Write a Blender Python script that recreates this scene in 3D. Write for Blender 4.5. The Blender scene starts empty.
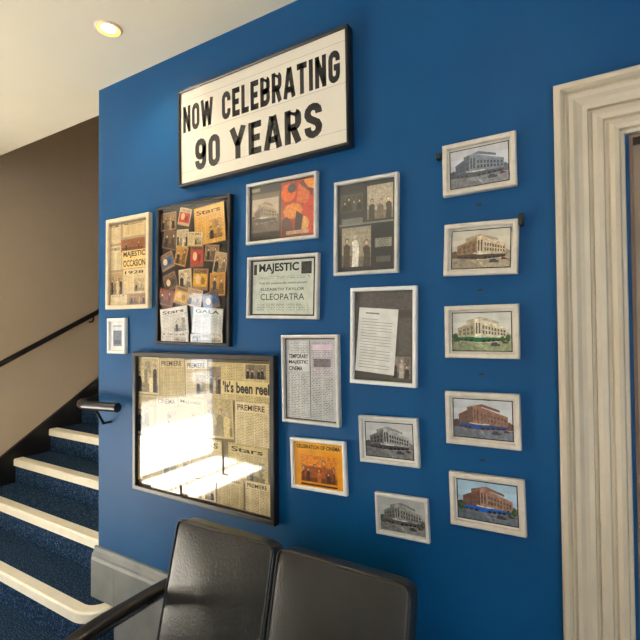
import bpy, bmesh, math, random
from mathutils import Vector, Matrix
random.seed(7)
scene=bpy.context.scene
COL=bpy.context.collection
scene.view_settings.view_transform='Standard'

def lin(c):
    c=c/255.0
    return c/12.92 if c<=0.04045 else ((c+0.055)/1.055)**2.4
def C(r,g,b): return (lin(r),lin(g),lin(b),1.0)
def dk(c,k): return (min(1,c[0]*k),min(1,c[1]*k),min(1,c[2]*k),1)

# ------------------------------------------------------------- materials
def mat(name,col,rough=.5,metal=0,noise=None,bump=None,coat=0,spec=.5):
    m=bpy.data.materials.new(name);m.use_nodes=True
    nt=m.node_tree;b=nt.nodes['Principled BSDF']
    b.inputs['Base Color'].default_value=col
    b.inputs['Roughness'].default_value=rough
    b.inputs['Metallic'].default_value=metal
    b.inputs['Coat Weight'].default_value=coat
    b.inputs['Coat Roughness'].default_value=.03
    b.inputs['Specular IOR Level'].default_value=spec
    tc=nt.nodes.new('ShaderNodeTexCoord')
    if noise:
        sc,col2,lo,hi=noise
        n=nt.nodes.new('ShaderNodeTexNoise');n.inputs['Scale'].default_value=sc;n.inputs['Detail'].default_value=4
        nt.links.new(tc.outputs['Object'],n.inputs['Vector'])
        r=nt.nodes.new('ShaderNodeMapRange');r.inputs[1].default_value=lo;r.inputs[2].default_value=hi
        nt.links.new(n.outputs['Fac'],r.inputs[0])
        x=nt.nodes.new('ShaderNodeMix');x.data_type='RGBA'
        x.inputs[6].default_value=col;x.inputs[7].default_value=col2
        nt.links.new(r.outputs[0],x.inputs[0]);nt.links.new(x.outputs[2],b.inputs['Base Color'])
    if bump:
        sc,st,dist=bump
        n=nt.nodes.new('ShaderNodeTexNoise');n.inputs['Scale'].default_value=sc;n.inputs['Detail'].default_value=5
        nt.links.new(tc.outputs['Object'],n.inputs['Vector'])
        bp=nt.nodes.new('ShaderNodeBump');bp.inputs['Strength'].default_value=st;bp.inputs['Distance'].default_value=dist
        nt.links.new(n.outputs['Fac'],bp.inputs['Height']);nt.links.new(bp.outputs[0],b.inputs['Normal'])
    return m
M_blue=mat('blue_paint',C(0,70,121),.5,noise=(3,C(0,77,129),.3,.7),bump=(160,.3,.002),spec=.24)
M_beige=mat('beige_wall',C(192,174,150),.7,noise=(2,C(199,182,158),.3,.7),bump=(90,.15,.002))
M_ceil=mat('ceiling_paint',C(232,224,204),.8,noise=(2,C(237,229,211),.3,.7))
M_white=mat('offwhite_wall',C(225,218,205),.7,noise=(2,C(230,224,212),.3,.7))
M_trim=mat('cream_gloss_trim',C(204,193,172),.4,noise=(6,C(194,182,160),.35,.7))
M_skirt=mat('grey_skirting',C(128,130,128),.45,noise=(8,C(112,114,114),.35,.7))
M_carpet=mat('blue_carpet',C(16,36,62),.95,noise=(150,C(80,112,144),.48,.72),bump=(300,.6,.004),spec=.1)
M_tile=mat('entrance_stone_tiles',C(216,212,202),.5,noise=(5,C(204,200,190),.4,.7))
M_nose=mat('cream_nosing',C(255,248,228),.45,noise=(20,C(250,240,214),.4,.7))
M_black=mat('black_satin',C(18,18,20),.35,noise=(30,C(28,28,30),.4,.7))
M_rail=mat('black_rail',C(20,19,20),.28,noise=(20,C(30,28,28),.4,.7))
M_chrome=mat('brushed_chrome',C(190,190,190),.22,1,noise=(80,C(170,170,172),.4,.6))
M_leather=mat('dark_leather',C(40,42,41),.32,noise=(6,C(28,29,28),.35,.65),bump=(130,.35,.003))
M_stitch=mat('leather_piping',C(26,26,26),.45,noise=(50,C(36,36,36),.4,.6))
M_doorp=mat('door_paint',C(176,152,124),.5,noise=(5,C(160,138,112),.35,.7))
M_dark=mat('door_lining',C(120,98,80),.6,noise=(10,C(104,84,68),.4,.7))
M_pave=mat('sunlit_pavement',C(226,222,212),.9,noise=(1.5,C(208,204,196),.4,.7))
M_road=mat('street_asphalt',C(118,118,118),.9,noise=(1.5,C(104,104,104),.4,.7))
M_brick=mat('street_brick',C(140,124,110),.9,noise=(3,C(120,104,94),.4,.7))

def emis(name,col,st):
    m=bpy.data.materials.new(name);m.use_nodes=True
    b=m.node_tree.nodes['Principled BSDF'];b.inputs['Base Color'].default_value=col
    b.inputs['Emission Color'].default_value=col;b.inputs['Emission Strength'].default_value=st
    return m
M_bulb=emis('lamp_glow',C(255,226,170),40)
M_halo=emis('lamp_halo',C(255,190,100),1.6)  # warm halo around the bulb, put in as emission on the inner ring

def print_mat(name,kind='plain',coat=1.0):
    m=bpy.data.materials.new(name);m.use_nodes=True
    nt=m.node_tree;b=nt.nodes['Principled BSDF'];L=nt.links
    b.inputs['Roughness'].default_value=.6
    b.inputs['Coat Weight'].default_value=coat;b.inputs['Coat Roughness'].default_value=.05
    b.inputs['Coat IOR'].default_value=1.68
    b.inputs['Specular IOR Level'].default_value=.2
    a=nt.nodes.new('ShaderNodeAttribute');a.attribute_name='Col'
    uv=nt.nodes.new('ShaderNodeUVMap')
    n=nt.nodes.new('ShaderNodeTexNoise');n.inputs['Scale'].default_value={'plain':30,'news':25,'photo':90,'sign':4}[kind];n.inputs['Detail'].default_value=8;n.inputs['Roughness'].default_value=.75 if kind=='photo' else .5
    L.new(uv.outputs[0],n.inputs['Vector'])
    mr=nt.nodes.new('ShaderNodeMapRange');mr.inputs[1].default_value=.3;mr.inputs[2].default_value=.7
    lo,hi={'plain':(.85,1.1),'news':(.8,1.12),'photo':(.35,1.6),'sign':(.97,1.02)}[kind]
    mr.inputs[3].default_value=lo;mr.inputs[4].default_value=hi
    L.new(n.outputs['Fac'],mr.inputs[0])
    mul=nt.nodes.new('ShaderNodeVectorMath');mul.operation='SCALE'
    L.new(a.outputs['Color'],mul.inputs[0]);L.new(mr.outputs[0],mul.inputs['Scale'])
    src=mul.outputs[0]
    if kind=='news':
        br=nt.nodes.new('ShaderNodeTexBrick')
        br.inputs['Scale'].default_value=1;br.inputs['Brick Width'].default_value=.013;br.inputs['Row Height'].default_value=.0062
        br.inputs['Mortar Size'].default_value=.0017;br.inputs['Mortar Smooth'].default_value=.1;br.offset=.37
        L.new(uv.outputs[0],br.inputs['Vector'])
        n2=nt.nodes.new('ShaderNodeTexNoise');n2.inputs['Scale'].default_value=220;n2.inputs['Detail'].default_value=2
        L.new(uv.outputs[0],n2.inputs['Vector'])
        g=nt.nodes.new('ShaderNodeMapRange');g.inputs[1].default_value=.36;g.inputs[2].default_value=.52
        L.new(n2.outputs['Fac'],g.inputs[0])
        sep=nt.nodes.new('ShaderNodeSeparateXYZ');L.new(uv.outputs[0],sep.inputs[0])
        d=nt.nodes.new('ShaderNodeMath');d.operation='DIVIDE';d.inputs[1].default_value=.046;L.new(sep.outputs[0],d.inputs[0])
        f=nt.nodes.new('ShaderNodeMath');f.operation='FRACT';L.new(d.outputs[0],f.inputs[0])
        ls=nt.nodes.new('ShaderNodeMath');ls.operation='LESS_THAN';ls.inputs[1].default_value=.9;L.new(f.outputs[0],ls.inputs[0])
        inv=nt.nodes.new('ShaderNodeMath');inv.operation='SUBTRACT';inv.inputs[0].default_value=1;L.new(br.outputs['Fac'],inv.inputs[1])
        m1=nt.nodes.new('ShaderNodeMath');m1.operation='MULTIPLY';L.new(inv.outputs[0],m1.inputs[0]);L.new(g.outputs[0],m1.inputs[1])
        m2=nt.nodes.new('ShaderNodeMath');m2.operation='MULTIPLY';L.new(m1.outputs[0],m2.inputs[0]);L.new(ls.outputs[0],m2.inputs[1])
        m3=nt.nodes.new('ShaderNodeMath');m3.operation='MULTIPLY';m3.inputs[1].default_value=.75;L.new(m2.outputs[0],m3.inputs[0])
        x=nt.nodes.new('ShaderNodeMix');x.data_type='RGBA';x.inputs[7].default_value=C(40,38,36)
        L.new(m3.outputs[0],x.inputs[0]);L.new(src,x.inputs[6]);src=x.outputs[2]
    L.new(src,b.inputs['Base Color'])
    return m
M_print=print_mat('printed_paper_behind_glass')
M_news=print_mat('newsprint_behind_glass','news')
M_photo=print_mat('photo_print_behind_glass','photo')
M_sign=print_mat('sign_acrylic','sign',coat=.5)
F_black=mat('frame_black',C(26,24,24),.35,noise=(20,C(36,33,32),.4,.7))
F_silver=mat('frame_silver',C(216,214,210),.35,.1,noise=(30,C(200,198,193),.4,.7))
F_cream=mat('frame_pale_wood',C(226,208,178),.5,noise=(30,C(212,194,162),.4,.7))
F_wood=mat('frame_champagne',C(214,207,194),.4,.05,noise=(40,C(200,192,178),.4,.7))
F_white=mat('frame_white',C(238,238,236),.4,noise=(30,C(228,228,226),.4,.7))

# ------------------------------------------------------------- mesh helpers
def mk(name,verts,faces,mats,midx=None,smooth=False,parent=None,loc=(0,0,0)):
    me=bpy.data.meshes.new(name);me.from_pydata(verts,[],faces)
    for m in mats: me.materials.append(m)
    if midx:
        for p,i in zip(me.polygons,midx): p.material_index=i
    if smooth:
        for p in me.polygons: p.use_smooth=True
    me.update()
    o=bpy.data.objects.new(name,me);COL.objects.link(o);o.location=loc
    if parent: o.parent=parent
    return o
BF=[(0,3,2,1),(4,5,6,7),(0,1,5,4),(1,2,6,5),(2,3,7,6),(3,0,4,7)]
def boxv(x0,x1,y0,y1,z0,z1):
    return [(x0,y0,z0),(x1,y0,z0),(x1,y1,z0),(x0,y1,z0),(x0,y0,z1),(x1,y0,z1),(x1,y1,z1),(x0,y1,z1)]
def boxes(name,lst,mats,parent=None,bevel=0):
    v=[];f=[];mi=[]
    for b in lst:
        k=len(v);v+=boxv(*b[:6]);f+=[tuple(i+k for i in q) for q in BF];mi+=[b[6] if len(b)>6 else 0]*6
    o=mk(name,v,f,mats,mi,parent=parent)
    if bevel:
        m=o.modifiers.new('bev','BEVEL');m.width=bevel;m.segments=2;m.limit_method='ANGLE'
    return o
def empty(name,loc=(0,0,0)):
    e=bpy.data.objects.new(name,None);COL.objects.link(e);e.location=loc;e.empty_display_size=.1;return e
def tube(name,pts,r,m,parent=None,cyc=False,res=8,sx=1):
    cu=bpy.data.curves.new(name,'CURVE');cu.dimensions='3D';cu.bevel_depth=r;cu.bevel_resolution=res//2;cu.use_fill_caps=True
    s=cu.splines.new('POLY');s.points.add(len(pts)-1)
    for p,q in zip(s.points,pts): p.co=(*q,1)
    s.use_cyclic_u=cyc
    cu.materials.append(m)
    o=bpy.data.objects.new(name,cu);COL.objects.link(o)
    dg=bpy.context.evaluated_depsgraph_get()
    me=bpy.data.meshes.new_from_object(o.evaluated_get(dg))
    bpy.data.objects.remove(o)
    for p in me.polygons: p.use_smooth=True
    o=bpy.data.objects.new(name,me);COL.objects.link(o)
    if parent:o.parent=parent
    return o
def smoothpath(ctrl,n=8):
    P=[Vector(c) for c in ctrl];out=[]
    for i in range(len(P)-1):
        p0=P[max(i-1,0)];p1=P[i];p2=P[i+1];p3=P[min(i+2,len(P)-1)]
        for j in range(n):
            t=j/n
            out.append(.5*((2*p1)+(-p0+p2)*t+(2*p0-5*p1+4*p2-p3)*t*t+(-p0+3*p1-3*p2+p3)*t**3))
    out.append(P[-1]);return [tuple(p) for p in out]

# ------------------------------------------------------------- room
XL=-2.13; XW=-3.8; H=2.73
WY0,WY1=-2.70,-1.25
boxes('floor',[(-2.75,2.6,-4.7,0.3,-.1,0),(XW-.15,-2.75,-.75,.3,-.1,0),(XW-.15,-2.75,-4.7,-3.4,-.1,0)],[M_carpet])
boxes('floor_entrance',[(XW-.15,-2.752,-3.398,-.752,-.1,0)],[M_tile])
boxes('wall_back',[ (XL,.10,0,.15,0,H+.1)],[M_blue])
boxes('wall_back.001',[(.10,.95,0,.15,2.0,H+.1)],[M_blue])
boxes('wall_back.002',[(.95,2.6,0,.15,0,H+.1)],[M_blue])
boxes('wall_stair_side',[(XL,XL+.15,.15,4.2,0,4.4)],[M_beige])
boxes('wall_left',[(XW-.15,XW,WY1,4.2,-.1,4.4)],[M_beige])
boxes('wall_left.001',[(XW-.15,XW,WY0,WY1,1.98,H+.1)],[M_beige])
boxes('wall_left.002',[(XW-.15,XW,-4.7,WY0,-.1,H+.1)],[M_beige])
boxes('wall_stairwell_end',[(XW,XL+.15,4.2,4.35,0,4.4)],[M_beige])
boxes('ceiling_stairwell',[(XW-.15,XL+.15,.0,4.35,4.4,4.5)],[M_ceil])
boxes('ceiling',[(XW,2.6,-4.7,0,H,H+.12),(XW,XL,0,.16,H,H+.12)],[M_ceil])
boxes('wall_bulkhead',[(XW,XL+.15,.06,.16,H+.12,4.4)],[M_beige])
boxes('wall_rear',[(XW,.5,-4.85,-4.7,0,H+.1),(.5,2.5,-4.85,-4.7,0,.3),(.5,2.5,-4.85,-4.7,2.5,H+.1),(2.5,2.75,-4.85,-4.7,0,H+.1)],[M_white])  # the opening is added to let in frontal fill
boxes('wall_right',[(2.6,2.75,-4.7,.15,0,H+.1)],[M_white])
boxes('window_1',[(XW-.1,XW-.04,WY0,WY1,0,.03),(XW-.1,XW-.04,WY0,WY1,1.92,1.98),(XW-.1,XW-.04,WY0,WY0+.05,.03,1.92),(XW-.1,XW-.04,WY1-.05,WY1,.03,1.92),(XW-.09,XW-.05,WY0+.05,WY1-.05,1.02,1.05)],[M_black])
boxes('fill_window',[(.5,2.5,-4.8,-4.74,.3,.36),(.5,2.5,-4.8,-4.74,2.44,2.5),(.5,.56,-4.8,-4.74,.36,2.44),(2.44,2.5,-4.8,-4.74,.36,2.44),(1.47,1.53,-4.8,-4.74,.36,2.44)],[M_black])  # unseen window added for soft frontal fill, kept out of the glass reflections
boxes('pavement_ground',[(-5.9,XW-.15,-9,2,-.14,-.04)],[M_pave])
boxes('road_ground',[(-11,-5.9,-9,2,-.25,-.16)],[M_road])
boxes('street_building',[(-11.5,-11,-9,2,-.2,4.5)],[M_brick])
def sweep(name,prof,x0,x1,m):
    v=[(x0,a,b) for a,b in prof]+[(x1,a,b) for a,b in prof];n=len(prof)
    f=[(i,(i+1)%n,n+(i+1)%n,n+i) for i in range(n)]+[tuple(range(n))[::-1],tuple(range(n,2*n))]
    return mk(name,v,f,[m])
R=.176
sweep('baseboard_back',[(0,R+.002),(-.028,R+.002),(-.028,.36),(-.024,.375),(-.024,.385),(-.012,.40),(-.010,.418),(0,.42)],XL-.02,-1.968,M_skirt)
sweep('baseboard_back.001',[(0,.0),(-.028,.0),(-.028,.36),(-.024,.375),(-.024,.385),(-.012,.40),(-.010,.418),(0,.42)],-1.967,-.08,M_skirt)

# ------------------------------------------------------------- door with moulded architrave
prof=[(0,0),(0,.030),(.006,.036),(.016,.036),(.022,.030),(.026,.020),(.030,.020),(.036,.030),(.046,.028),(.056,.022),(.066,.019),(.078,.019),(.080,.009),(.087,.009),(.089,.020),(.100,.022),(.112,.020),(.116,.011),(.122,.011),(.126,.021),(.136,.024),(.146,.021),(.150,.012),(.158,.010),(.160,0)]
xo,xr,zt=-.068,1.12,2.15
v=[];n=len(prof)
for s,d in prof:
    v+=[(xo+s,-d,0),(xo+s,-d,zt-s),(xr-s,-d,zt-s),(xr-s,-d,0)]
f=[]
for i in range(n-1):
    for j in range(3):
        a=i*4+j;b=(i+1)*4+j
        f.append((a,b,b+1,a+1))
mk('trim_1',v,f,[M_trim])
boxes('trim_2',[(.100,.108,-.003,.15,0,1.988),(.942,.95,-.003,.15,0,1.988),(.108,.942,-.003,.15,1.98,1.988)],[M_dark])
d=empty('door_1',(0,0,0))
boxes('leaf',[(.111,.939,.045,.085,.004,1.976)],[M_doorp],parent=d,bevel=.002)
boxes('panels',[(.22,.48,.038,.045,.25,.9),(.57,.83,.038,.045,.25,.9),(.22,.48,.038,.045,1.1,1.8),(.57,.83,.038,.045,1.1,1.8)],[M_doorp],parent=d,bevel=.006)
boxes('latch_plate',[(.112,.122,.040,.046,1.07,1.12)],[M_dark],parent=d,bevel=.001)

# ------------------------------------------------------------- stairs
st=empty('staircase')
G=.26;Y0=-.13
XS=XL-.002
def prism(name,outline,z0,z1,m,parent):
    n=len(outline)
    vv=[(x,y,z0) for x,y in outline]+[(x,y,z1) for x,y in outline]
    ff=[tuple(range(n))[::-1],tuple(range(n,2*n))]+[(i,(i+1)%n,n+(i+1)%n,n+i) for i in range(n)]
    return mk(name,vv,ff,[m],parent=parent)
xw=XW+.032
def arc(r,cx,cy,n=12): return [(cx+r*math.sin(a),cy-r*math.cos(a)) for a in [i/n*math.pi/2 for i in range(n+1)]]
cx=-1.98-.136
prism('step_1',[(xw,Y0)]+arc(-Y0,cx,0)+[(cx-Y0,-.001),(XS-.002,-.001),(XS-.002,Y0+G),(xw,Y0+G)],.001,R-.002,M_carpet,st)
o1=[(xw,Y0-.012)]+arc(-Y0+.012,cx,-.001);i1=[(xw,Y0+.048)]+arc(-Y0-.048,cx,-.001)
vv=[];ff=[]
for (a,b) in zip(o1,i1):
    vv+=[(a[0],a[1],R-.048),(a[0],a[1],R-.006),(a[0]+(b[0]-a[0])*.12,a[1]+(b[1]-a[1])*.12,R+.003),(b[0],b[1],R+.003),(b[0],b[1],R-.048)]
for k in range(len(o1)-1):
    for j in range(5):
        a=k*5+j;b=k*5+(j+1)%5
        ff.append((a,b,b+5,a+5))
ff.append(tuple(range(5)));ff.append(tuple(range(len(vv)-5,len(vv)))[::-1])
mk('nosing_1',vv,ff,[M_nose],parent=st)
for k in range(1,14):
    y=Y0+k*G;z=(k+1)*R
    if y>3.9: break
    boxes('step_%d'%(k+1),[(xw,XS-.002,y,y+G,.001 if k<2 else z-2*R,z-.002)],[M_carpet],parent=st)
    nv=[(y-.014,z-.048),(y-.014,z-.006),(y-.006,z+.003),(y+.052,z+.003),(y+.052,z-.01),(y+.002,z-.048)]
    m=len(nv)
    vv=[(xw,a,b) for a,b in nv]+[(XS-.002,a,b) for a,b in nv]
    ff=[(i,(i+1)%m,m+(i+1)%m,m+i) for i in range(m)]+[tuple(range(m))[::-1],tuple(range(m,2*m))]
    mk('nosing_%d'%(k+1),vv,ff,[M_nose],parent=st)
sl=R/G
def zl(y): return R+(y-Y0)*sl
ys=Y0-.25;ye=3.4
sv=[(XW+.001,ys,.0),(XW+.001,ys,max(.12,zl(ys)+.04)),(XW+.001,ye,zl(ye)+.04),(XW+.001,ye,zl(ye)-.5),(XW+.001,.2,0)]
sv2=[(XW+.030,b,c) for a,b,c in sv]
mk('stringer',sv+sv2,[(0,1,2,3,4)[::-1],(5,6,7,8,9)]+[(i,(i+1)%5,5+(i+1)%5,5+i) for i in range(5)],[M_black],parent=st)
hr=empty('wall_handrail')
k=(1.69-1.27)/(1.092-.294)
hp=lambda y:(XW+.07,y,1.275+(y-.294)*k)
tube('rail',[hp(-.35),hp(3.2)],.021,M_rail,hr)
for y in (-.1,1.0,2.1):
    p=hp(y);tube('bracket',[(XW+.001,y,p[2]-.07),(XW+.05,y,p[2]-.065),(XW+.07,y,p[2]-.01)],.007,M_rail,hr)
hr2=empty('stair_handrail')
xx=XL-.06
pts=smoothpath([(xx,2.2,1.134+1.4),(xx,1.2,1.134+.74),(xx,.45,1.134+.24),(xx,.15,1.134+.05),(xx-.005,.0,1.140),(xx+.01,-.055,1.140),(xx+.07,-.085,1.138),(xx+.16,-.075,1.138),(xx+.29,-.055,1.138)],8)
tube('rail',pts,.022,M_rail,hr2)
tube('bracket',[(XL+.10,-.001,1.05),(XL+.10,-.04,1.05),(XL+.10,-.08,1.12)],.007,M_rail,hr2)
tube('bracket',[(XL-.001,.5,1.30),(xx+.01,.5,1.31),(xx,.5,1.37)],.007,M_rail,hr2)

# ------------------------------------------------------------- downlights
def downlight(x,y,e,nm='ceiling_downlight'):
    em=empty(nm,(x,y,H))
    n=28
    vv=[];ff=[];mi=[]
    rr=[(.052,-.001),(.051,-.006),(.044,-.008),(.027,-.002)]
    for r,z in rr:
        for i in range(n):
            a=i/n*2*math.pi;vv.append((r*math.cos(a),r*math.sin(a),z))
    for k in range(3):
        for i in range(n):
            ff.append((k*n+i,k*n+(i+1)%n,(k+1)*n+(i+1)%n,(k+1)*n+i));mi.append(1 if k==2 else 0)
    mk('bezel',vv,ff,[M_white,M_halo],mi,smooth=True,parent=em)
    vv=[(.028*math.cos(i/n*2*math.pi),.028*math.sin(i/n*2*math.pi),-.003) for i in range(n)]
    mk('lamp',vv,[tuple(range(n))[::-1]],[M_bulb],parent=em)
    l=bpy.data.lights.new('spot','SPOT');l.energy=e;l.spot_size=math.radians(130);l.spot_blend=.8;l.shadow_soft_size=.03;l.color=(1,.82,.58)
    lo=bpy.data.objects.new('spot',l);COL.objects.link(lo);lo.parent=em;lo.location=(0,0,-.02)
downlight(-1.652,-.27,15)
downlight(-.2,-.6,4,'fill_downlight.001')  # unseen lamp, added for general light
downlight(.6,-2.2,16,'fill_downlight.002')  # added lamp behind the camera, general fill
downlight(-1.6,-2.6,16,'fill_downlight.003')  # another added, unseen lamp for general fill
downlight(-3.15,-.75,26,'fill_downlight.004')  # unseen lamp added to brighten the nosings and lower left wall

# ------------------------------------------------------------- pictures
_txt={}
def textpolys(s,off=.0):
    key=(s,off)
    if key in _txt: return _txt[key]
    cu=bpy.data.curves.new('t','FONT');cu.body=s;cu.size=1;cu.offset=off;cu.resolution_u=4
    o=bpy.data.objects.new('t',cu);COL.objects.link(o)
    dg=bpy.context.evaluated_depsgraph_get()
    me=bpy.data.meshes.new_from_object(o.evaluated_get(dg))
    bpy.data.objects.remove(o)
    V=[(v.co.x,v.co.y) for v in me.vertices];F=[tuple(p.vertices) for p in me.polygons]
    x0=min(v[0] for v in V);x1=max(v[0] for v in V);y0=min(v[1] for v in V);y1=max(v[1] for v in V)
    V=[((x-x0)/(x1-x0),(y-y0)/(y1-y0)) for x,y in V]
    _txt[key]=(V,F);return _txt[key]

# condensed block letters (stroke glyphs) for the sign
TH=.20
def _arc(cx,cz,r,a0,a1,n=6):
    return [(cx+r*math.cos(math.radians(a0+(a1-a0)*i/n)),cz+r*math.sin(math.radians(a0+(a1-a0)*i/n))) for i in range(n+1)]
def glyph(ch):
    t=TH/2;w=.54;l=t;r=w-t;b=t;T=1-t;q=(r-l)/2;m=w/2
    S=[]
    if ch in 'O0': S.append((_arc(m,T-q,q,0,180)+_arc(m,b+q,q,180,360),True))
    elif ch=='C': S.append(([(r,.64)]+_arc(m,T-q,q,0,180)+_arc(m,b+q,q,180,360)+[(r,.36)],False))
    elif ch=='G': S.append(([(r,.66)]+_arc(m,T-q,q,0,180)+_arc(m,b+q,q,180,360)+[(r,.47),(m-.02,.47)],False))
    elif ch=='N': S+= [([(l,0),(l,1)],False),([(r,0),(r,1)],False),([(l,1-.09),(r,.09)],False)]
    elif ch=='W':
        w=.82;S+=[([(.08,1),(.23,0)],False),([(.23,0),(.41,.9)],False),([(.41,.9),(.59,0)],False),([(.59,0),(.74,1)],False)]
    elif ch=='E': w=.46;S+=[([(l,0),(l,1)],False),([(l,b),(w,b)],False),([(l,T),(w,T)],False),([(l,.5),(w-.05,.5)],False)]
    elif ch=='L': w=.44;S+=[([(l,0),(l,1)],False),([(l,b),(w,b)],False)]
    elif ch=='B':
        S+=[([(l,0),(l,1)],False),([(l,T),(r-.13,T)]+_arc(r-.14,T-.14+.0,.14,90,0,4)+[(r,.62)]+_arc(r-.12,.62,.12,0,-90,4)+[(l,.5)],False),
            ([(l,.5),(r-.12,.5)]+_arc(r-.12,.38,.12,90,0,4)+[(r,.25)]+_arc(r-.155,.25,.155,0,-90,4)+[(l,b)],False)]
    elif ch=='R':
        S+=[([(l,0),(l,1)],False),([(l,T),(r-.13,T)]+_arc(r-.14,T-.14,.14,90,0,4)+[(r,.60)]+_arc(r-.13,.60,.13,0,-90,4)+[(l,.47)],False),([(m,.47),(r+.01,0)],False)]
    elif ch=='A': w=.60;S+=[([(.08,0),(.28,1)],False),([(.52,0),(.32,1)],False),([(.14,.28),(.46,.28)],False)]
    elif ch=='T': w=.50;S+=[([(.25,0),(.25,1)],False),([(0,T),(.50,T)],False)]
    elif ch=='I': w=.2;S+=[([(.1,0),(.1,1)],False)]
    elif ch=='Y': w=.60;S+=[([(.30,0),(.30,.48)],False),([(.08,1),(.30,.42)],False),([(.52,1),(.30,.42)],False)]
    elif ch=='S': S.append(([(r,.68)]+_arc(m,T-q,q,0,180)+[(l,.68),(l+.05,.58),(r-.05,.42),(r,.32)]+_arc(m,b+q,q,0,-180)+[(l,.33)],False))
    elif ch=='9': S.append((_arc(m,T-q,q,0,180)+_arc(m,.42+q,q,180,360),True));S.append(([(r,T-q),(r,b+q)]+_arc(m,b+q,q,0,-180)+[(l,.31)],False))
    return S,w
def stroke(P,closed):
    P2=[P[0]]
    for a in P[1:]:
        if math.dist(a,P2[-1])>1e-4:P2.append(a)
    P=P2
    if closed and math.dist(P[0],P[-1])<1e-4:P=P[:-1]
    n=len(P);L=[];Rr=[]
    for i in range(n):
        a=P[(i-1)%n] if (closed or i>0) else None
        c=P[(i+1)%n] if (closed or i<n-1) else None
        def nrm(p,q):
            d=math.dist(p,q);return (-(q[1]-p[1])/d,(q[0]-p[0])/d)
        if a is None: nx,nz=nrm(P[i],c);k=1
        elif c is None: nx,nz=nrm(a,P[i]);k=1
        else:
            n1=nrm(a,P[i]);n2=nrm(P[i],c);nx,nz=n1[0]+n2[0],n1[1]+n2[1];l=math.hypot(nx,nz) or 1;nx/=l;nz/=l
            k=min(2,1/max(.4,nx*n1[0]+nz*n1[1]))
        h=TH/2*k
        L.append((P[i][0]+nx*h,P[i][1]+nz*h));Rr.append((P[i][0]-nx*h,P[i][1]-nz*h))
    out=[]
    for i in range(n if closed else n-1):
        j=(i+1)%n;out.append([Rr[i],Rr[j],L[j],L[i]])
    return out
def word(s,gap=.10):
    x=0;polys=[]
    for ch in s:
        S,w=glyph(ch)
        for P,c in S:
            for q in stroke(P,c): polys.append([(a+x,b) for a,b in q])
        x+=w+gap
    W=x-gap
    return [[(a/W,b) for a,b in q] for q in polys]

DC=1.39
class Pic:
    def __init__(s,name,cx,cz,w,h,tilt,fmat,fw,fd,bg,pm=None,gap=.001):
        k=(DC-fd*.6)/DC      # outline measured near the frame's front face
        s.k=k;cx*=k;cz=1.5+(cz-1.5)*k
        s.name=name;s.w=w*k;s.h=h*k;s.cx=cx;s.cz=cz;s.tilt=tilt;s.gap=gap
        w=s.w;h=s.h
        s.V=[];s.F=[];s.M=[];s.K=[];s.U=[];s.cm=1
        s.y=-fd*.35;s.T=(0,0,0);s.mats=[fmat,pm or M_print,M_news,F_black,M_photo]
        b=min(.003,fw*.25)
        rings=[(0,0),(0,-fd+b),(b,-fd),(fw-b,-fd),(fw,-fd+b),(fw,-fd*.3)]
        for o,y in rings:
            X=w/2-o;Z=h/2-o
            s.V+=[(-X,y,-Z),(X,y,-Z),(X,y,Z),(-X,y,Z)]
        for i in range(len(rings)-1):
            for j in range(4):
                a=i*4+j;c=i*4+(j+1)%4
                s.F.append((a,c,c+4,a+4));s.M.append(0);s.K.append((1,1,1,1));s.U.append([(0,0)]*4)
        s.F.append((3,2,1,0));s.M.append(0);s.K.append((1,1,1,1));s.U.append([(0,0)]*4)
        s.iw=w-2*fw;s.ih=h-2*fw
        s.rect(0,0,s.iw+.004,s.ih+.004,bg)
    def tf(s,x,z):
        ox,oz,a=s.T
        return ox+x*math.cos(a)-z*math.sin(a),oz+x*math.sin(a)+z*math.cos(a)
    def up(s): s.y-=.00004
    def poly(s,pts,col,m=None,uo=None,step=True):
        if step: s.up()
        if m is None:m=s.cm
        k=len(s.V)
        for x,z in pts:
            X,Z=s.tf(x,z);s.V.append((X,s.y,Z))
        s.F.append(tuple(range(k,k+len(pts))));s.M.append(m);s.K.append(col)
        uo=uo if uo else (s.cx*3.1+s.T[0],s.cz*2.7+s.T[1])
        s.U.append([(x+uo[0],z+uo[1]) for x,z in pts])
    def rect(s,cx,cz,w,h,col,m=None,uo=None):
        s.poly([(cx-w/2,cz-h/2),(cx+w/2,cz-h/2),(cx+w/2,cz+h/2),(cx-w/2,cz+h/2)],col,m,uo)
    def ell(s,cx,cz,rx,rz,col,n=14):
        s.poly([(cx+rx*math.cos(i/n*2*math.pi),cz+rz*math.sin(i/n*2*math.pi)) for i in range(n)],col)
    def text(s,t,x0,z0,w,h,col,off=.0):
        V,F=textpolys(t,off);s.up();k=len(s.V)
        for x,y in V:
            X,Z=s.tf(x0+x*w,z0+y*h);s.V.append((X,s.y,Z))
        for f in F:
            s.F.append(tuple(i+k for i in f));s.M.append(1);s.K.append(col);s.U.append([V[i] for i in f])
    def block(s,t,x0,z0,w,h,col):
        s.up()
        for q in word(t): s.poly([(x0+a*w,z0+b*h) for a,b in q],col,1,step=False)
    def at(s,x,z,a=0): s.T=(x,z,math.radians(a))
    def done(s):
        me=bpy.data.meshes.new(s.name);me.from_pydata(s.V,[],s.F)
        for m in s.mats: me.materials.append(m)
        ca=me.color_attributes.new('Col','FLOAT_COLOR','CORNER');uv=me.uv_layers.new(name='UVMap')
        for p in me.polygons:
            p.material_index=s.M[p.index]
            for q,li in enumerate(p.loop_indices):
                ca.data[li].color=s.K[p.index];uv.data[li].uv=s.U[p.index][q]
        o=bpy.data.objects.new(s.name,me);COL.objects.link(o)
        o.location=(s.cx,-s.gap,s.cz);o.rotation_euler=(0,-math.radians(s.tilt),0)
        return o

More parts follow.
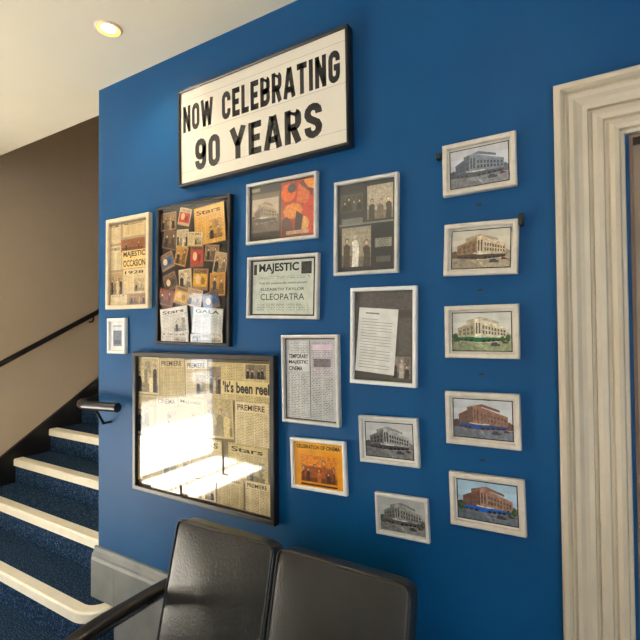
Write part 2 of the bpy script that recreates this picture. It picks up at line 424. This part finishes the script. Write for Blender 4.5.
def bil(q,s,t):
    (a,b,c,d)=q
    x=(a[0]*(1-s)+b[0]*s)*(1-t)+(d[0]*(1-s)+c[0]*s)*t
    z=(a[1]*(1-s)+b[1]*s)*(1-t)+(d[1]*(1-s)+c[1]*s)*t
    return (x,z)
def sub(q,s0,s1,t0,t1): return [bil(q,s0,t0),bil(q,s1,t0),bil(q,s1,t1),bil(q,s0,t1)]
def building(p,x0,z0,w,h,sky,road,fa,fb,win,shop,trees=None,var=0):
    p.cm=4
    X=lambda u,v:(x0+u*w,z0+v*h)
    p.poly([X(0,0),X(1,0),X(1,1),X(0,1)],dk(sky,.95),1)
    p.poly([X(0,.6),X(1,.55),X(1,.8),X(0,.75)],dk(sky,1.08),1)
    p.poly([X(0,0),X(1,0),X(1,.24),X(.5,.27),X(0,.30)],road)
    p.poly([X(0,0),X(.6,0),X(.25,.22),X(0,.2)],dk(road,.75))
    p.poly([X(.55,.02),X(.60,.02),X(.48,.2),X(.46,.2)],dk(road,1.5))
    p.poly([X(0,.27),X(.12,.26),X(.12,.42),X(.06,.47),X(0,.44)],dk(fa,.55))
    p.poly([X(.88,.25),X(1,.25),X(1,.42),X(.95,.47),X(.88,.44)],dk(fb,.55))
    s=.05*var
    L=[X(.09,.26),X(.34+s,.21),X(.34+s,.80),X(.09,.60)]
    Mm=[X(.34+s,.21),X(.46+s,.20),X(.46+s,.86),X(.34+s,.84)]
    Rr=[X(.46+s,.20),X(.93,.25),X(.93,.60),X(.46+s,.82)]
    p.poly([X(.24,.7),X(.5,.82),X(.80,.70),X(.80,.76),X(.5,.90),X(.24,.80)],dk(fb,.7))
    p.poly(L,fa);p.poly(Rr,fb)
    p.poly(Mm,dk(fb,1.25));p.poly(sub(Mm,.6,1,0,1),dk(fb,1.05))
    for a in range(4):
        for t0 in (.40,.62): p.poly(sub(L,.07+a*.235,.20+a*.235,t0,t0+.15),win)
    for a in range(8):
        for t0 in (.40,.62): p.poly(sub(Rr,.04+a*.12,.11+a*.12,t0,t0+.15),win)
    for a in range(2): p.poly(sub(Mm,.15+a*.42,.40+a*.42,.38,.82),win)
    p.poly(sub(L,0,1,.92,.96),dk(fa,1.4));p.poly(sub(Rr,0,1,.92,.96),dk(fb,1.3))
    p.poly(sub(L,0,1,.04,.27),shop);p.poly(sub(Mm,0,1,.03,.22),shop);p.poly(sub(Rr,0,1,.04,.25),shop)
    for a in range(5): p.poly(sub(Rr,.03+a*.19,.16+a*.19,.03,.15),C(34,33,36))
    for a in range(3): p.poly(sub(L,.08+a*.3,.28+a*.3,.04,.15),C(34,33,36))
    p.poly([X(.28+s,.37),X(.46+s,.35),X(.62,.355),X(.62,.385),X(.46+s,.38),X(.28+s,.40)],C(214,210,200))
    if trees:
        for (u,v,r) in [(.03,.33,.07),(.96,.33,.06),(.86,.30,.05),(.10,.29,.04)]:
            p.ell(x0+max(.05,min(.95,u))*w,z0+v*h,r*w*.7,r*h*1.6,trees,9)
            p.ell(x0+max(.05,min(.95,u))*w+.002,z0+v*h+.002,r*w*.4,r*h*.9,dk(trees,1.5),7)
    for (u,v,k,c) in [(.66,.12,1,C(60,62,70)),(.14,.17,.7,C(120,118,116)),(.86,.19,.6,C(90,40,36))]:
        p.poly([X(u,v),X(u+.16*k,v),X(u+.16*k,v+.05*k),X(u+.12*k,v+.06*k),X(u+.10*k,v+.1*k),X(u+.03*k,v+.1*k),X(u,v+.05*k)],c)
    p.poly([X(.225,.2),X(.232,.2),X(.232,.62),X(.225,.62)],C(60,60,60))
    p.cm=1
def people(p,x0,z0,w,h,bg,tones,n=3,seed=1):
    p.cm=4
    rr=random.Random(seed)
    p.poly([(x0,z0),(x0+w,z0),(x0+w,z0+h),(x0,z0+h)],bg)
    for i in range(3):
        a=x0+rr.uniform(0,.7)*w;b=z0+rr.uniform(.2,.6)*h
        p.poly([(a,b),(a+.28*w,b),(a+.28*w,b+.38*h),(a,b+.38*h)],dk(bg,rr.uniform(.5,1.4)))
    p.poly([(x0,z0),(x0+w,z0),(x0+w,z0+h*.22),(x0,z0+h*.3)],dk(bg,.5))
    for i in range(n):
        cx=x0+w*(i+.5)/n+rr.uniform(-.05,.05)*w;hh=h*rr.uniform(.5,.78);r=min(h*.09,w/n*.24)
        t=tones[i%len(tones)];g=rr.uniform(-.3,.3)*r
        p.poly([(cx-r*1.5,z0),(cx+r*1.3,z0),(cx+r*(1.2+rr.random()*.6),z0+hh*.5),(cx+r*1.4,z0+hh-r*2),(cx+r*.5,z0+hh-r*1.1),(cx-r*.5,z0+hh-r*1.1),(cx-r*1.5,z0+hh-r*2),(cx-r*(1+rr.random()*.7),z0+hh*.5)],t)
        p.ell(cx+g,z0+hh+r*.2,r*.9,r*1.05,dk(t,.5),9)
        p.ell(cx+g*.7,z0+hh,r*.65,r*.85,C(190,170,148),9)
    p.cm=1
K0=C(28,27,27)
def clip(p,x,z,w,h,a,col,rr,kind=None):
    p.at(x,z,a)
    kind=kind or rr.choice(['news','photo','poster','news','photo'])
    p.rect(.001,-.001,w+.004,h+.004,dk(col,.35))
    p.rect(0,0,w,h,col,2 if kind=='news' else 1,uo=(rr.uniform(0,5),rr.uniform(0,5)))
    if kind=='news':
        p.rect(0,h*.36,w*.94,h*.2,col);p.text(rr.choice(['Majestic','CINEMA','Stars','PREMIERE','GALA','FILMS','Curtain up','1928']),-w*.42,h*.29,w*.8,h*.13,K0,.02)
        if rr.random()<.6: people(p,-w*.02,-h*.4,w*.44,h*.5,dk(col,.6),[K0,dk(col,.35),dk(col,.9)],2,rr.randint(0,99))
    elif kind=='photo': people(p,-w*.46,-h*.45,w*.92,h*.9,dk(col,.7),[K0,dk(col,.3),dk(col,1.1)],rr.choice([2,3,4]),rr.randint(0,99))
    else:
        c2=rr.choice([C(170,50,36),C(200,150,40),C(50,80,120),C(110,50,40),C(70,60,52)])
        p.rect(0,-h*.05,w*.9,h*.6,c2,4);p.ell(-w*.15,0,w*.16,h*.2,C(204,170,130));p.ell(w*.18,-h*.08,w*.14,h*.18,dk(c2,.4))
        p.text(rr.choice(['LOVE','STAR','OSCAR','WINGS','THE KID']),-w*.38,h*.30,w*.76,h*.13,K0,.02)
    p.T=(0,0,0)
# -- sign
p=Pic('cinema_lightbox_sign',-1.114,2.342,.841,.424,.4,F_black,.011,.040,C(240,232,216),pm=M_sign)
W,Hh=p.w,p.h
p.y=-.031
p.rect(0,0,W-.02,Hh-.02,C(240,232,216))
for zz in (.158,.012,-.150): p.rect(0,zz,W-.02,.0018,C(190,184,170))
def ub(u0,u1,zt0,hh,t):
    x0=-W/2+u0*W;p.block(t,x0,zt0,(u1-u0)*W,hh,C(22,22,24))
ub(.030,.240,.022,.114,'NOW');ub(.300,.958,.022,.114,'CELEBRATING')
ub(.115,.285,-.155,.132,'90');ub(.350,.868,-.150,.126,'YEARS')
p.done()

# -- left poster
p=Pic('framed_newspaper_poster',-1.901,1.827,.323,.447,-.6,F_cream,.02,.022,C(150,132,106))
rr=random.Random(3)
for a in [(-.10,.15,.08,.10,1,C(214,190,146),rr,'news'),(.04,.16,.17,.07,0,C(206,180,130),rr,'news'),(-.095,.03,.085,.12,0,C(206,186,146),rr,'news'),(.045,-.09,.17,.12,0,C(218,194,148),rr,'news'),
          (-.09,-.10,.10,.12,1,C(190,160,116),rr,'photo'),(.03,.085,.17,.055,0,C(150,90,50),rr,'photo'),(-.07,-.175,.13,.05,0,C(206,186,146),rr,'news'),(.07,-.175,.12,.05,0,C(150,120,86),rr,'photo')]: clip(p,*a)
p.rect(.045,.015,.175,.085,C(226,190,124))
p.text('MAJESTIC',-.035,.02,.16,.034,K0,.03);p.text('OCCASION',-.035,-.02,.16,.032,K0,.03)
p.rect(0,.194,.28,.010,C(120,104,84));p.done()
# -- tiny
p=Pic('framed_certificate',-1.984,1.474,.140,.174,0,F_white,.016,.018,C(235,236,236))
p.rect(0,0,.066,.10,C(104,120,142),2);p.rect(0,.036,.066,.02,C(215,220,228));p.rect(0,-.03,.05,.02,C(60,74,96),4);p.done()
# -- collage
p=Pic('framed_photo_collage',-1.467,1.745,.444,.624,-1,F_black,.014,.024,C(30,27,26))
rr=random.Random(11)
pal=[C(150,120,90),C(190,160,120),C(110,84,66),C(200,180,146),C(140,104,74),C(190,136,60),C(130,66,46)]
for i,(x,z) in enumerate([(-.155,.24),(-.055,.245),(-.15,.15),(-.06,.16),(-.16,.06),(-.075,.08),(.02,.08),(.11,.075),(.165,.04),(-.14,-.03),(-.05,-.02),(.05,-.02),(.145,-.05),(-.155,-.105),(-.07,-.10),(.02,-.11),(.11,-.125)]):
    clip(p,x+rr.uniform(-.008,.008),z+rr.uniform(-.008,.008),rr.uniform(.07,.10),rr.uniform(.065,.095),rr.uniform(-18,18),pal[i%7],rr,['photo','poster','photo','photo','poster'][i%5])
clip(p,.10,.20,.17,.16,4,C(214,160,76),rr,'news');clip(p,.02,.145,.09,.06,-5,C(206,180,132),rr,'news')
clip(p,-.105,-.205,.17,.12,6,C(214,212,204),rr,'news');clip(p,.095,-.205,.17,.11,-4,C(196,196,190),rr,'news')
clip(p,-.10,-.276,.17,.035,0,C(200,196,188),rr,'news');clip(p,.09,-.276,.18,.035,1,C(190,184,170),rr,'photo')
p.done()
# -- s1
p=Pic('framed_photograph_pair',-.995,1.953,.328,.242,-1,F_silver,.012,.02,C(44,41,40))
p.rect(-.076,.0,.135,.15,C(96,84,72));building(p,-.14,-.065,.128,.12,C(176,160,138),C(90,80,70),C(120,104,88),C(150,132,110),C(60,52,46),C(70,60,52))
p.rect(-.12,.09,.04,.012,C(150,142,124),2)
p.cm=4
p.rect(.075,.0,.148,.205,C(150,44,22));p.ell(.035,.06,.035,.035,C(206,86,30),9);p.ell(.11,.06,.035,.04,C(86,24,26),9);p.ell(.055,-.01,.045,.03,C(210,120,40),8)
p.poly([(.09,-.10),(.148,-.10),(.148,.03),(.12,.05),(.10,.0)],C(180,50,28));p.poly([(.005,-.10),(.06,-.10),(.05,-.05),(.03,-.03),(.005,-.04)],C(70,26,24));p.poly([(.07,.02),(.12,.01),(.13,.05),(.08,.09)],C(196,90,46))
p.ell(.05,.075,.02,.018,C(60,30,50),8);p.ell(.105,-.06,.022,.026,C(216,150,80),8)
p.poly([(.06,-.10),(.09,-.10),(.10,-.03),(.07,-.01)],C(50,22,26));p.poly([(.10,.10),(.148,.10),(.148,.06),(.12,.07)],C(220,130,50));p.cm=1
p.rect(.075,-.09,.10,.014,C(196,160,130),2);p.done()
# -- s2 majestic
p=Pic('framed_newspaper_advert',-.994,1.659,.329,.241,-1.8,F_silver,.012,.02,C(58,58,58))
p.rect(0,0,.278,.203,C(190,198,188))
p.text('MAJESTIC',-.110,.052,.185,.040,K0,.03);p.rect(.108,.07,.045,.045,C(60,60,60),4);p.rect(-.128,.07,.015,.04,C(60,60,60),4)
p.rect(0,.036,.25,.012,C(196,204,192),2);p.text('Todd AO presents the motion picture',-.11,.010,.22,.011,K0,.01)
p.text('ELIZABETH TAYLOR',-.10,-.012,.2,.010,K0,.01);p.text('CLEOPATRA',-.10,-.048,.2,.024,K0,.0)
p.rect(0,-.074,.24,.03,C(196,204,192),2);p.done()
# -- p7
p=Pic('framed_photograph_pair.001',-.643,1.848,.238,.329,-1,F_silver,.012,.02,C(36,42,46))
people(p,.005,.02,.092,.115,C(168,158,138),[C(60,56,52),C(110,100,88)],3,11)
people(p,-.090,-.135,.11,.135,C(150,142,124),[C(70,62,54),C(230,224,210)],3,12)
clip(p,-.053,.085,.085,.06,0,C(70,74,72),rr,'photo')
p.rect(-.05,.022,.08,.02,C(120,122,116),2);p.rect(.065,-.06,.06,.03,C(140,140,130),2);p.rect(.065,-.115,.05,.02,C(90,92,88),2);p.rect(0,.010,.2,.006,C(124,130,124));p.done()
# -- p8
p=Pic('framed_letter',-.584,1.474,.235,.326,-1,F_white,.013,.02,C(54,52,52))
p.rect(.01,.115,.19,.06,C(70,67,68),4);people(p,.03,-.135,.065,.07,C(120,110,104),[K0,C(170,160,150)],3,2);p.rect(.075,0,.04,.12,C(74,72,70),4)
p.at(-.024,-.016,-4);p.rect(0,0,.140,.215,C(222,222,217));
for i in range(18):
    ww=.11 if i%5 else .06
    p.rect(-.058+ww/2,.07-i*.0095,ww,.0022,C(150,150,150))
p.rect(-.02,.09,.05,.005,C(110,110,110));p.T=(0,0,0);p.done()
# -- p9
p=Pic('framed_newspaper_page',-.870,1.316,.244,.324,.5,F_silver,.012,.02,C(40,40,42))
p.rect(0,0,.208,.288,C(186,188,190))
p.rect(.05,.075,.09,.12,C(200,192,204),2);p.rect(.05,.06,.07,.03,C(110,104,112),4);p.rect(.05,.115,.08,.02,C(215,198,215))
p.rect(-.05,.115,.08,.045,C(216,218,218),2)
p.rect(-.05,.06,.09,.065,C(216,218,218));p.text('TEMPORARY',-.093,.075,.085,.016,K0,.03);p.text('MAJESTIC',-.093,.052,.085,.016,K0,.03);p.text('CINEMA',-.093,.030,.06,.016,K0,.03)
p.rect(-.052,-.06,.092,.16,C(206,208,208),2);p.rect(.05,-.065,.09,.15,C(190,192,194),2);p.rect(.0,0,.003,.28,C(60,60,60));p.done()
# -- large
p=Pic('framed_newspaper_clippings',-1.438,1.077,.828,.644,0,F_black,.022,.03,C(120,104,78))
rr=random.Random(5)
papers=[C(210,190,140),C(196,176,124),C(218,200,156),C(186,166,118),C(202,184,144)]
cells=[(-.32,.21,.15,.17),(-.16,.21,.16,.17),(-.01,.21,.13,.16),(-.33,.03,.14,.18),(-.19,.04,.14,.17),(-.04,.05,.16,.16),(.12,.06,.15,.17),(.29,.05,.17,.17),
(-.31,-.17,.17,.2),(-.13,-.15,.18,.2),(.05,-.12,.17,.17),(.27,-.11,.2,.15),(.02,-.25,.16,.08),(.18,-.23,.14,.12),(.32,-.23,.12,.12),(-.20,-.265,.18,.06)]
for i,(x,z,w,h) in enumerate(cells):
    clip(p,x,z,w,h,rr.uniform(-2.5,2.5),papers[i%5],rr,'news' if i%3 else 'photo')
p.at(.225,.21,0);p.rect(0,0,.32,.15,C(202,182,130),2)
p.rect(.0,-.025,.32,.055,C(210,190,136));p.text("'It's been reel",-.08,-.045,.235,.045,K0,.035)
people(p,-.155,-.055,.065,.11,C(128,112,88),[K0,C(180,166,140)],3,8);people(p,.04,.015,.10,.055,C(128,112,88),[K0],4,8)
p.T=(0,0,0);p.done()
# -- yellow
p=Pic('framed_film_flyer',-.839,1.010,.230,.185,2,F_white,.012,.018,C(226,152,30))
p.rect(0,.062,.2,.026,C(230,164,40));p.text('CELEBRATION OF CINEMA',-.09,.055,.18,.014,K0,.03)
people(p,-.075,-.062,.15,.095,C(214,130,30),[C(110,50,20),C(80,36,18),C(170,84,26)],4,21);people(p,-.06,-.062,.12,.055,C(150,80,30),[C(70,36,20),C(190,110,40)],3,22)
p.rect(0,-.072,.15,.006,C(60,36,16));p.done()
# -- small buildings
p=Pic('framed_building_photograph',-.568,1.131,.207,.155,2,F_silver,.012,.018,C(225,224,220))
p.rect(0,0,.168,.116,K0);building(p,-.081,-.055,.162,.11,C(200,202,202),C(120,122,122),C(104,104,104),C(160,160,160),C(52,52,54),C(70,70,72),var=1);p.done()
p=Pic('framed_building_photograph.001',-.525,.892,.179,.135,2,F_silver,.010,.018,C(190,192,190))
building(p,-.075,-.053,.15,.106,C(176,178,176),C(130,132,128),C(110,112,108),C(142,144,140),C(70,72,70),C(86,88,84),trees=C(70,74,70));p.done()
def colphoto(nm,x,z,t,sky,road,fa,fb,win,shop,trees,var):
    p=Pic(nm,x,z,.211,.158,t,F_wood,.015,.02,C(222,216,204))
    p.rect(0,0,.170,.117,C(26,25,25));building(p,-.082,-.0555,.164,.111,sky,road,fa,fb,win,shop,trees,var);p.done()
colphoto('framed_building_photograph.002',-.271,1.983,.3,C(206,208,214),C(130,132,140),C(82,92,108),C(124,134,148),C(60,66,78),C(74,80,92),None,0)
colphoto('framed_building_photograph.003',-.270,1.734,-2,C(214,206,188),C(168,156,134),C(140,108,80),C(206,188,158),C(96,82,66),C(74,62,50),None,2)
colphoto('framed_building_photograph.004',-.271,1.487,.2,C(222,222,212),C(150,160,120),C(170,160,130),C(222,212,184),C(104,100,84),C(24,110,60),C(40,76,34),1)
colphoto('framed_building_photograph.005',-.272,1.228,.8,C(206,210,214),C(110,116,128),C(104,70,56),C(142,102,82),C(96,84,78),C(30,70,140),None,0)
colphoto('framed_building_photograph.006',-.263,.986,1.4,C(176,206,226),C(104,112,122),C(112,74,58),C(158,120,98),C(100,84,76),C(10,96,190),C(50,80,44),1)
boxes('picture_clip',[(-.392,-.376,-.026,-.001,2.018,2.036)],[M_black],bevel=.002)
boxes('picture_clip.001',[(-.160,-.148,-.028,-.001,1.785,1.82)],[M_black],bevel=.002)
for i,(x,z) in enumerate([(-.27,1.865),(-.27,1.611),(-.27,1.362),(-.27,1.11)]):
    boxes('picture_label' if i==0 else 'picture_label.%03d'%i,[(x-.008,x+.008,-.003,-.0005,z-.003,z+.003)],[M_black])

# ------------------------------------------------------------- sofa
so=empty('two_seat_leather_sofa')
def cushion(name,c,s,rx,seed,seg=14,e=5.0):
    bm=bmesh.new();bmesh.ops.create_cube(bm,size=2);bmesh.ops.subdivide_edges(bm,edges=bm.edges[:],cuts=seg,use_grid_fill=True)
    rr=random.Random(seed);ph=rr.uniform(0,6)
    for v in bm.verts:
        x,y,z=v.co
        n=(abs(x)**e+abs(y)**e+abs(z)**e)**(1/e)
        m=max(abs(x),abs(y),abs(z))
        k=m/n
        x,y,z=x*k,y*k,z*k
        edge=(1-min(1,x*x))*(1-min(1,z*z))
        y*=.80+.28*edge
        y+=.03*math.sin(5*x+3*z+ph)*edge
        v.co=(x*s[0]/2,y*s[1]/2,z*s[2]/2)
    me=bpy.data.meshes.new(name);bm.to_mesh(me);bm.free();me.materials.append(M_leather)
    for q in me.polygons:q.use_smooth=True
    o=bpy.data.objects.new(name,me);COL.objects.link(o);o.location=c;o.rotation_euler=(rx,0,0);o.parent=so
    sb=o.modifiers.new('s','SUBSURF');sb.levels=1;sb.render_levels=1
    return o
rx=math.radians(-14)
for i,xc in enumerate((-1.055,-.617)):
    w=.432
    cushion('back_cushion_%d'%(i+1),(xc,-.278,.620),(w,.085,.42),rx,i,e=18)
    cushion('seat_cushion_%d'%(i+1),(xc,-.585,.385),(w,.50,.11),0,i+5,e=14)
    hw,hh=w/2-.008,.205
    pts=[]
    for (sx,sz) in ((1,1),(-1,1),(-1,-1),(1,-1)):
        a0={(1,1):0,(-1,1):90,(-1,-1):180,(1,-1):270}[(sx,sz)]
        for j in range(5):
            a=math.radians(a0+j*22.5);pts.append(((hw-.02)*sx+.02*math.cos(a),-.034,(hh-.02)*sz+.02*math.sin(a)))
    t=tube('piping_%d'%(i+1),pts,.0035,M_stitch,so,cyc=True)
    t.location=(xc,-.278,.620);t.rotation_euler=(rx,0,0)
boxes('base_rails',[(-1.27,-.40,-.33,-.29,.29,.33),(-1.27,-.40,-.83,-.79,.29,.33),(-1.27,-1.23,-.79,-.33,.29,.33),(-.44,-.40,-.79,-.33,.29,.33)],[M_black],parent=so,bevel=.004)
for xa in (-1.335,-.335):
    s_=1 if xa<-1 else -1
    pts=smoothpath([(xa,-.24,.012),(xa,-.235,.25),(xa,-.225,.50),(xa,-.245,.545),(xa,-.30,.548),(xa,-.54,.552),(xa,-.585,.545),(xa,-.605,.50),(xa,-.64,.25),(xa,-.66,.012)],6)
    tube('arm_tube',pts,.0125,M_chrome,so)
    n=16
    path=smoothpath([(xa,-.205,.566),(xa,-.26,.572),(xa,-.40,.576),(xa,-.52,.578),(xa,-.60,.570),(xa,-.64,.556)],5)
    vv=[];ff=[]
    for k,q in enumerate(path):
        t=k/(len(path)-1);ws=.030*min(1,.55+6*min(t,1-t));hs=.015*min(1,.5+6*min(t,1-t))
        for i in range(n):
            a=i/n*2*math.pi
            ca,sa=math.cos(a),math.sin(a)
            vv.append((q[0]+ws*math.copysign(abs(ca)**.7,ca),q[1],q[2]+hs*math.copysign(abs(sa)**.7,sa)))
    for k in range(len(path)-1):
        for i in range(n): ff.append((k*n+i,k*n+(i+1)%n,(k+1)*n+(i+1)%n,(k+1)*n+i))
    ff.append(tuple(range(n))[::-1]);ff.append(tuple(range((len(path)-1)*n,len(path)*n)))
    mk('arm_pad',vv,ff,[M_rail],smooth=True,parent=so)
    tube('cross_bar',[(xa,-.31,.31),(xa+s_*.08,-.31,.31)],.01,M_chrome,so)
    tube('cross_bar',[(xa,-.63,.31),(xa+s_*.08,-.80,.31)],.01,M_chrome,so)
    tube('side_rail',[(xa,-.232,.31),(xa,-.635,.31)],.01,M_chrome,so)
    boxes('feet',[(xa-.018,xa+.018,-.258,-.222,0,.014),(xa-.018,xa+.018,-.678,-.642,0,.014)],[M_black],parent=so,bevel=.003)

# ------------------------------------------------------------- light
w=bpy.data.worlds.new('World');scene.world=w;w.use_nodes=True
bg=w.node_tree.nodes['Background'];bg.inputs[0].default_value=(.86,.93,1,1);bg.inputs[1].default_value=6.5
s=bpy.data.lights.new('sun','SUN');s.energy=112;s.angle=.02;s.color=(1,.95,.86)
so_=bpy.data.objects.new('sun',s);COL.objects.link(so_)
dirv=Vector((.42,.05,-.91)).normalized();so_.rotation_euler=dirv.to_track_quat('-Z','Y').to_euler();so_.location=(-8,0,9)

# ------------------------------------------------------------- camera
yaw,pitch,roll=.5356,.0194,-.0088
fw=Vector((-math.sin(yaw)*math.cos(pitch),math.cos(yaw)*math.cos(pitch),math.sin(pitch)))
r0=Vector((math.cos(yaw),math.sin(yaw),0));u0=r0.cross(fw)
r=r0*math.cos(roll)+u0*math.sin(roll);u=r.cross(fw)
cam=bpy.data.cameras.new('camera');co=bpy.data.objects.new('camera',cam);COL.objects.link(co)
mw=Matrix((( r.x,u.x,-fw.x,0),(r.y,u.y,-fw.y,-1.39),(r.z,u.z,-fw.z,1.5),(0,0,0,1)))
co.matrix_world=mw
cam.sensor_width=36;cam.lens=36*450/640;cam.clip_start=.02
scene.camera=co
